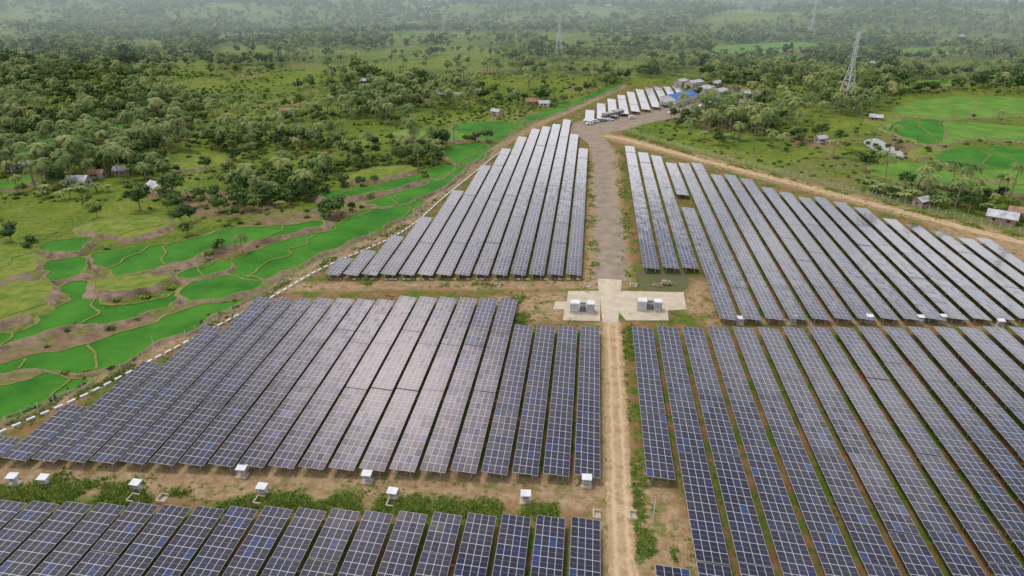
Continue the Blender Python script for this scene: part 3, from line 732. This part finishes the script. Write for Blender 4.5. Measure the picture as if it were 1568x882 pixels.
def kiosk():
    b=MB();b.box((0,0,.08),(2.2,1.8,.16),M_conc)
    for x in(-.85,.85):
        for y in(-.6,.6): b.box((x,y,1.1),(.09,.09,1.9),M_galv)
    t=[(-.98,-.8,2.0),(.98,-.8,2.0),(.98,.8,2.2),(-.98,.8,2.2)];lo=[(p[0],p[1],p[2]-.07) for p in t]
    b.face(t,M_white);b.face(lo[::-1],M_white)
    for i in range(4): j=(i+1)%4;b.face([lo[i],lo[j],t[j],t[i]],M_white)
    b.box((0,0,1.15),(1.35,.6,1.05),M_white);b.box((0,-.32,1.15),(1.1,.03,.8),M_grey)
    b.box((-.3,0,.4),(.12,.12,.5),M_grey);b.box((.3,0,.4),(.12,.12,.5),M_grey);b.box((0,.05,.62),(1.8,.08,.06),M_galv)
    return b.mesh('inverter_kiosk')
mk=kiosk()
for u,v in((23,741),(70,743),(211,751),(372,728),(403,757),(563,737),(602,764),(805,768),(898,743),(1133,496),(1213,495),(1330,493),(1408,494),(1443,493),(1530,500)):
    x,y=G(u,v);inst('inverter_kiosk',mk,(x,y,0),random.uniform(-.1,.1),.93)
b=MB()
for sx_ in(-.9,.9): b.box((sx_,0,.3),(.18,1.2,.6),M_conc)
b.box((0,.69,.32),(1.98,.18,.64),M_conc);b.box((0,0,.05),(1.6,1.1,.08),M_conc)
mc=b.mesh('culvert_headwall')
for u,v,r in((900,438,0),(970,438,0),(915,790,1.57),(970,791,1.57),(762,438,0),(205,765,1.5),(600,772,1.5),(398,768,1.5),(250,765,1.5)):
    x,y=G(u,v);inst('culvert_headwall',mc,(x,y,0),r)
x,y=G(1020,436);b=MB();b.box((0,0,.45),(3.0,1.3,.2),M_yel);b.box((-.6,0,.95),(1.4,1.0,.8),M_yel);b.box((.9,0,.85),(.8,.8,.6),M_grey)
b.cyl((1.3,0,.8),(3,0,.3),.12,.12,M_grey,8);b.cyl((-.6,0,1.3),(-.6,0,1.9),.07,.07,M_grey,6)
for xx in(-1,1):
    for yy in(-.7,.7): b.cyl((xx,yy-.08,.3),(xx,yy+.08,.3),.3,.3,M_tyre,10)
b.obj('diesel_pump',(x,y,.05))
b=MB()
for k in range(7): b.box((k*.45,random.uniform(-.3,.3),.15+.01*k),(.35,2.2,.12),M_wood,random.uniform(-.4,.4))
b.obj('timber_pallet_stack',(*G(1000,437),.05))

# ---------------------------------------------------------------- fences
def fence(name,px):
    L=smooth_line(GP(px),10);seg=np.linalg.norm(np.diff(L,axis=0),axis=1);s=np.concatenate([[0],np.cumsum(seg)]);n=int(s[-1]/3)
    q=np.stack([np.interp(np.linspace(0,s[-1],n),s,L[:,k]) for k in(0,1)],1);b=MB()
    for i in range(n):
        b.box((q[i,0],q[i,1],1.05),(.13,.13,2.1),M_conc)
        if i<n-1:
            for h in(.25,.8,1.35,1.9): b.cyl((*q[i],h),(*q[i+1],h),.018,.018,M_galv,3)
            b.cyl((*q[i],.25),(*q[i+1],1.9),.012,.012,M_galv,3);b.cyl((*q[i],1.9),(*q[i+1],.25),.012,.012,M_galv,3)
    b.obj(name);return q
fence('perimeter_fence',fence_left);fence('perimeter_fence',fence_right)
L=smooth_line(GP([(u+6,v+6) for u,v in fence_left[:9]]),10);seg=np.linalg.norm(np.diff(L,axis=0),axis=1);s=np.concatenate([[0],np.cumsum(seg)]);n=int(s[-1]/2.6)
q=np.stack([np.interp(np.linspace(0,s[-1],n),s,L[:,k]) for k in(0,1)],1);b=MB()
for i in range(n-1):
    d=q[i+1]-q[i];r=math.atan2(d[1],d[0]);b.box((*((q[i]+q[i+1])/2),.18),(1.6,.55,.6),M_white,r+random.uniform(-.05,.05))
b.obj('concrete_drain')
b=MB()
for u in range(500,895,7):
    x,y=G(u,428);b.box((x,y,.15),(1.15,.3,.45),M_conc if random.random()<.3 else M_bund,random.uniform(-.08,.08))
b.obj('stone_edging')

# ---------------------------------------------------------------- pylons and poles
def pylon(h,w):
    b=MB();lv=[0,.14,.27,.39,.5,.6,.68,.76,.84,.92,1.0]
    def hw(t): return w/2*(1-t/.6)+.09*w*(t/.6) if t<.6 else .09*w*(1-(t-.6)*.6)
    c=[(-1,-1),(1,-1),(1,1),(-1,1)];r=.17
    for a,d in zip(lv[:-1],lv[1:]):
        for i in range(4):
            j=(i+1)%4;p=lambda k,t:(c[k][0]*hw(t),c[k][1]*hw(t),t*h)
            b.cyl(p(i,a),p(i,d),r,r*.9,M_pyl,4);b.cyl(p(i,a),p(j,d),r*.5,r*.5,M_pyl,3);b.cyl(p(j,a),p(i,d),r*.5,r*.5,M_pyl,3);b.cyl(p(i,d),p(j,d),r*.5,r*.5,M_pyl,3)
    for t,l in((.68,.62),(.80,.5),(.92,.42)):
        for s in(-1,1):
            tip=(s*l*w,0,t*h+.1)
            for y in(-1,1): b.cyl((s*hw(t),y*hw(t),t*h),tip,r*.7,r*.4,M_pyl,3);b.cyl((s*hw(t),y*hw(t),(t+.05)*h),tip,r*.7,r*.4,M_pyl,3)
            b.cyl(tip,(tip[0],0,t*h-2),.12,.12,M_dark,5)
    return b.mesh('transmission_pylon')
mp=pylon(46,9)
for u,v,s,r in((1292,166,1.05,.5),(855,92,.95,.3),(1240,60,1,.4),(680,62,.8,.2),(1608,250,1,.4)):
    x,y=G(u,v);inst('transmission_pylon',mp,(x,y,tz(x,y)),r,s)
def pole(h):
    b=MB();b.cyl((0,0,0),(0,0,h),.15,.10,M_pyl,7);b.cyl((-.9,0,h-.5),(.9,0,h-.5),.06,.06,M_wood,5)
    for x in(-.8,0,.8): b.cyl((x,0,h-.45),(x,0,h-.15),.06,.04,M_dark,5)
    return b.mesh('utility_pole')
mo=pole(9)
for u,v,s in((713,140,1.5),(709,141,1.5),(717,140,1.4),(600,155,1),(603,120,1),(1000,795,.55),(237,536,.45),(567,370,.45),(697,262,.5),(950,110,1.1),(455,140,1),(365,160,1)):
    x,y=G(u,v);inst('utility_pole',mo,(x,y,tz(x,y)),random.uniform(0,1),s)

# ---------------------------------------------------------------- vehicles
def car(colm,van=False):
    b=MB();hw=.88
    prof=[(-2.2,.35),(2.2,.35),(2.25,.75),(2.1,.95),(1.2,1.05),(.6,1.55 if not van else 1.95),(-1.5,1.6 if not van else 2.0),(-2.15,1.05 if not van else 1.9),(-2.25,.7)]
    def ins(z): return hw-(.16*(z-1.0) if z>1 else 0)
    A=[(x,-ins(z),z) for x,z in prof];B=[(x,ins(z),z) for x,z in prof];b.face(A,colm);b.face(B[::-1],colm)
    for i in range(len(prof)): j=(i+1)%len(prof);b.face([A[j],A[i],B[i],B[j]],colm)
    for s in(-1,1): b.face([(.95,s*.885,1.08),(.5,s*.82,1.48),(-1.4,s*.82,1.5),(-1.8,s*.885,1.08)][::s],M_dark)
    b.face([(1.19,-.75,1.09),(1.19,.75,1.09),(.66,.68,1.52),(.66,-.68,1.52)],M_dark)
    for x in(-1.4,1.4):
        for s in(-1,1): b.cyl((x,s*.72,.34),(x,s*.93,.34),.34,.34,M_tyre,12)
    return b
cmm=[c.mesh('parked_car') for c in (car(M_white),car(M_grey),car(M_white,True))]
for u,v,k,r in((903,191,0,.3),(912,188,2,.3),(922,186,1,.5),(934,185,0,.2),(968,182,2,.4),(1028,174,0,.6),(1046,170,1,.6),(1075,164,0,.5),(1090,160,2,.3),(897,186,0,1.2),(1125,152,0,.4)):
    x,y=G(u,v);inst('parked_car',cmm[k],(x,y,.07),r)

# ---------------------------------------------------------------- haze (air over the far country)
hz=bpy.data.materials.new('hazy_air');hz.use_nodes=True;nt=hz.node_tree;nt.nodes.remove(nt.nodes['Principled BSDF']);out=nt.nodes['Material Output']
SIG=.00068
ab=nt.nodes.new('ShaderNodeVolumeAbsorption');ab.inputs['Color'].default_value=(0,0,0,1);ab.inputs['Density'].default_value=SIG
em=nt.nodes.new('ShaderNodeEmission');em.inputs['Color'].default_value=(.47,.57,.575,1);em.inputs['Strength'].default_value=SIG
ad=nt.nodes.new('ShaderNodeAddShader');nt.links.new(ab.outputs[0],ad.inputs[0]);nt.links.new(em.outputs[0],ad.inputs[1]);nt.links.new(ad.outputs[0],out.inputs['Volume'])
b=MB();b.box((0,8580,30),(30000,16000,280),hz);b.obj('haze')

# ---------------------------------------------------------------- sky and sun
SE,SR=math.radians(66),math.radians(-60)
w=bpy.data.worlds.new('World');scene.world=w;w.use_nodes=True;nt=w.node_tree;bg=nt.nodes['Background'];bg.inputs['Strength'].default_value=.13
NN=nt.nodes.new;LL=nt.links.new
sk=NN('ShaderNodeTexSky');sk.sky_type='NISHITA';sk.sun_disc=False;sk.sun_elevation=SE;sk.sun_rotation=SR
tc=NN('ShaderNodeTexCoord');nz=NN('ShaderNodeTexNoise');nz.inputs['Scale'].default_value=3.2;nz.inputs['Detail'].default_value=7;nz.inputs['Distortion'].default_value=.4
mp_=NN('ShaderNodeMapping');mp_.inputs['Scale'].default_value=(1,1,2.2);LL(tc.outputs['Generated'],mp_.inputs[0]);LL(mp_.outputs[0],nz.inputs['Vector'])
sp3=NN('ShaderNodeSeparateXYZ');LL(tc.outputs['Generated'],sp3.inputs[0])
def WM(op,a,bv=None,c=None,cl=False):
    n=NN('ShaderNodeMath');n.operation=op;n.use_clamp=cl
    for i,x in enumerate((a,bv,c)):
        if x is None: continue
        if isinstance(x,(int,float)): n.inputs[i].default_value=x
        else: LL(x,n.inputs[i])
    return n.outputs[0]
cov=WM('MULTIPLY_ADD',sp3.outputs[0],-.20,nz.outputs['Fac']);cov=WM('MULTIPLY_ADD',sp3.outputs[2],-.20,WM('ADD',cov,.10))
r=NN('ShaderNodeValToRGB');r.color_ramp.elements[0].position=.36;r.color_ramp.elements[1].position=.58
r.color_ramp.elements[0].color=(.2,.2,.2,1);r.color_ramp.elements[1].color=(1,1,1,1);LL(cov,r.inputs[0])
mr=NN('ShaderNodeMapRange');mr.inputs[1].default_value=.15;mr.inputs[2].default_value=.60;mr.inputs[3].default_value=21;mr.inputs[4].default_value=8.0;LL(sp3.outputs[2],mr.inputs[0])
base=WM('MULTIPLY',mr.outputs[0],WM('MULTIPLY_ADD',nz.outputs['Fac'],1.3,.35))
cc=NN('ShaderNodeCombineXYZ')
LL(base,cc.inputs[0]);LL(WM('MULTIPLY',base,.97),cc.inputs[1]);LL(WM('MULTIPLY',base,1.0),cc.inputs[2])
mx=NN('ShaderNodeMix');mx.data_type='RGBA';LL(r.outputs[0],mx.inputs['Factor']);LL(sk.outputs[0],mx.inputs['A']);LL(cc.outputs[0],mx.inputs['B'])
dt=NN('ShaderNodeVectorMath');dt.operation='DOT_PRODUCT';LL(tc.outputs['Generated'],dt.inputs[0]);dt.inputs[1].default_value=Vector((-.15,.795,.588)).normalized()  # soft bright patch added to the sky so panel rows mirror a streak
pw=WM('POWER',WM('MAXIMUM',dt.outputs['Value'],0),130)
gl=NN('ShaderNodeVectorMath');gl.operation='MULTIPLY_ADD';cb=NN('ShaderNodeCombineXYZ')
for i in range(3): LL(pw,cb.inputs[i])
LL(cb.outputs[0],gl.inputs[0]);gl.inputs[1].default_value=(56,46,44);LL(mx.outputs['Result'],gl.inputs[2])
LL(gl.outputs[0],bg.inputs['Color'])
sl=bpy.data.lights.new('sun','SUN');sl.energy=1.8;sl.angle=math.radians(11);sl.color=(1,.95,.87)
so=bpy.data.objects.new('sun',sl);scene.collection.objects.link(so)
dirv=Vector((math.sin(SR)*math.cos(SE),math.cos(SR)*math.cos(SE),math.sin(SE)))
so.rotation_euler=dirv.to_track_quat('Z','Y').to_euler()

cam=bpy.data.cameras.new('camera');co=bpy.data.objects.new('camera',cam);scene.collection.objects.link(co)
cam.sensor_width=36;cam.lens=F/1568*36;cam.clip_end=40000;cam.clip_start=.5
co.location=(0,0,H);co.rotation_euler=(math.pi/2-PITCH,0,YAW);scene.camera=co
scene.view_settings.view_transform='Standard';scene.view_settings.look='None';scene.view_settings.exposure=0
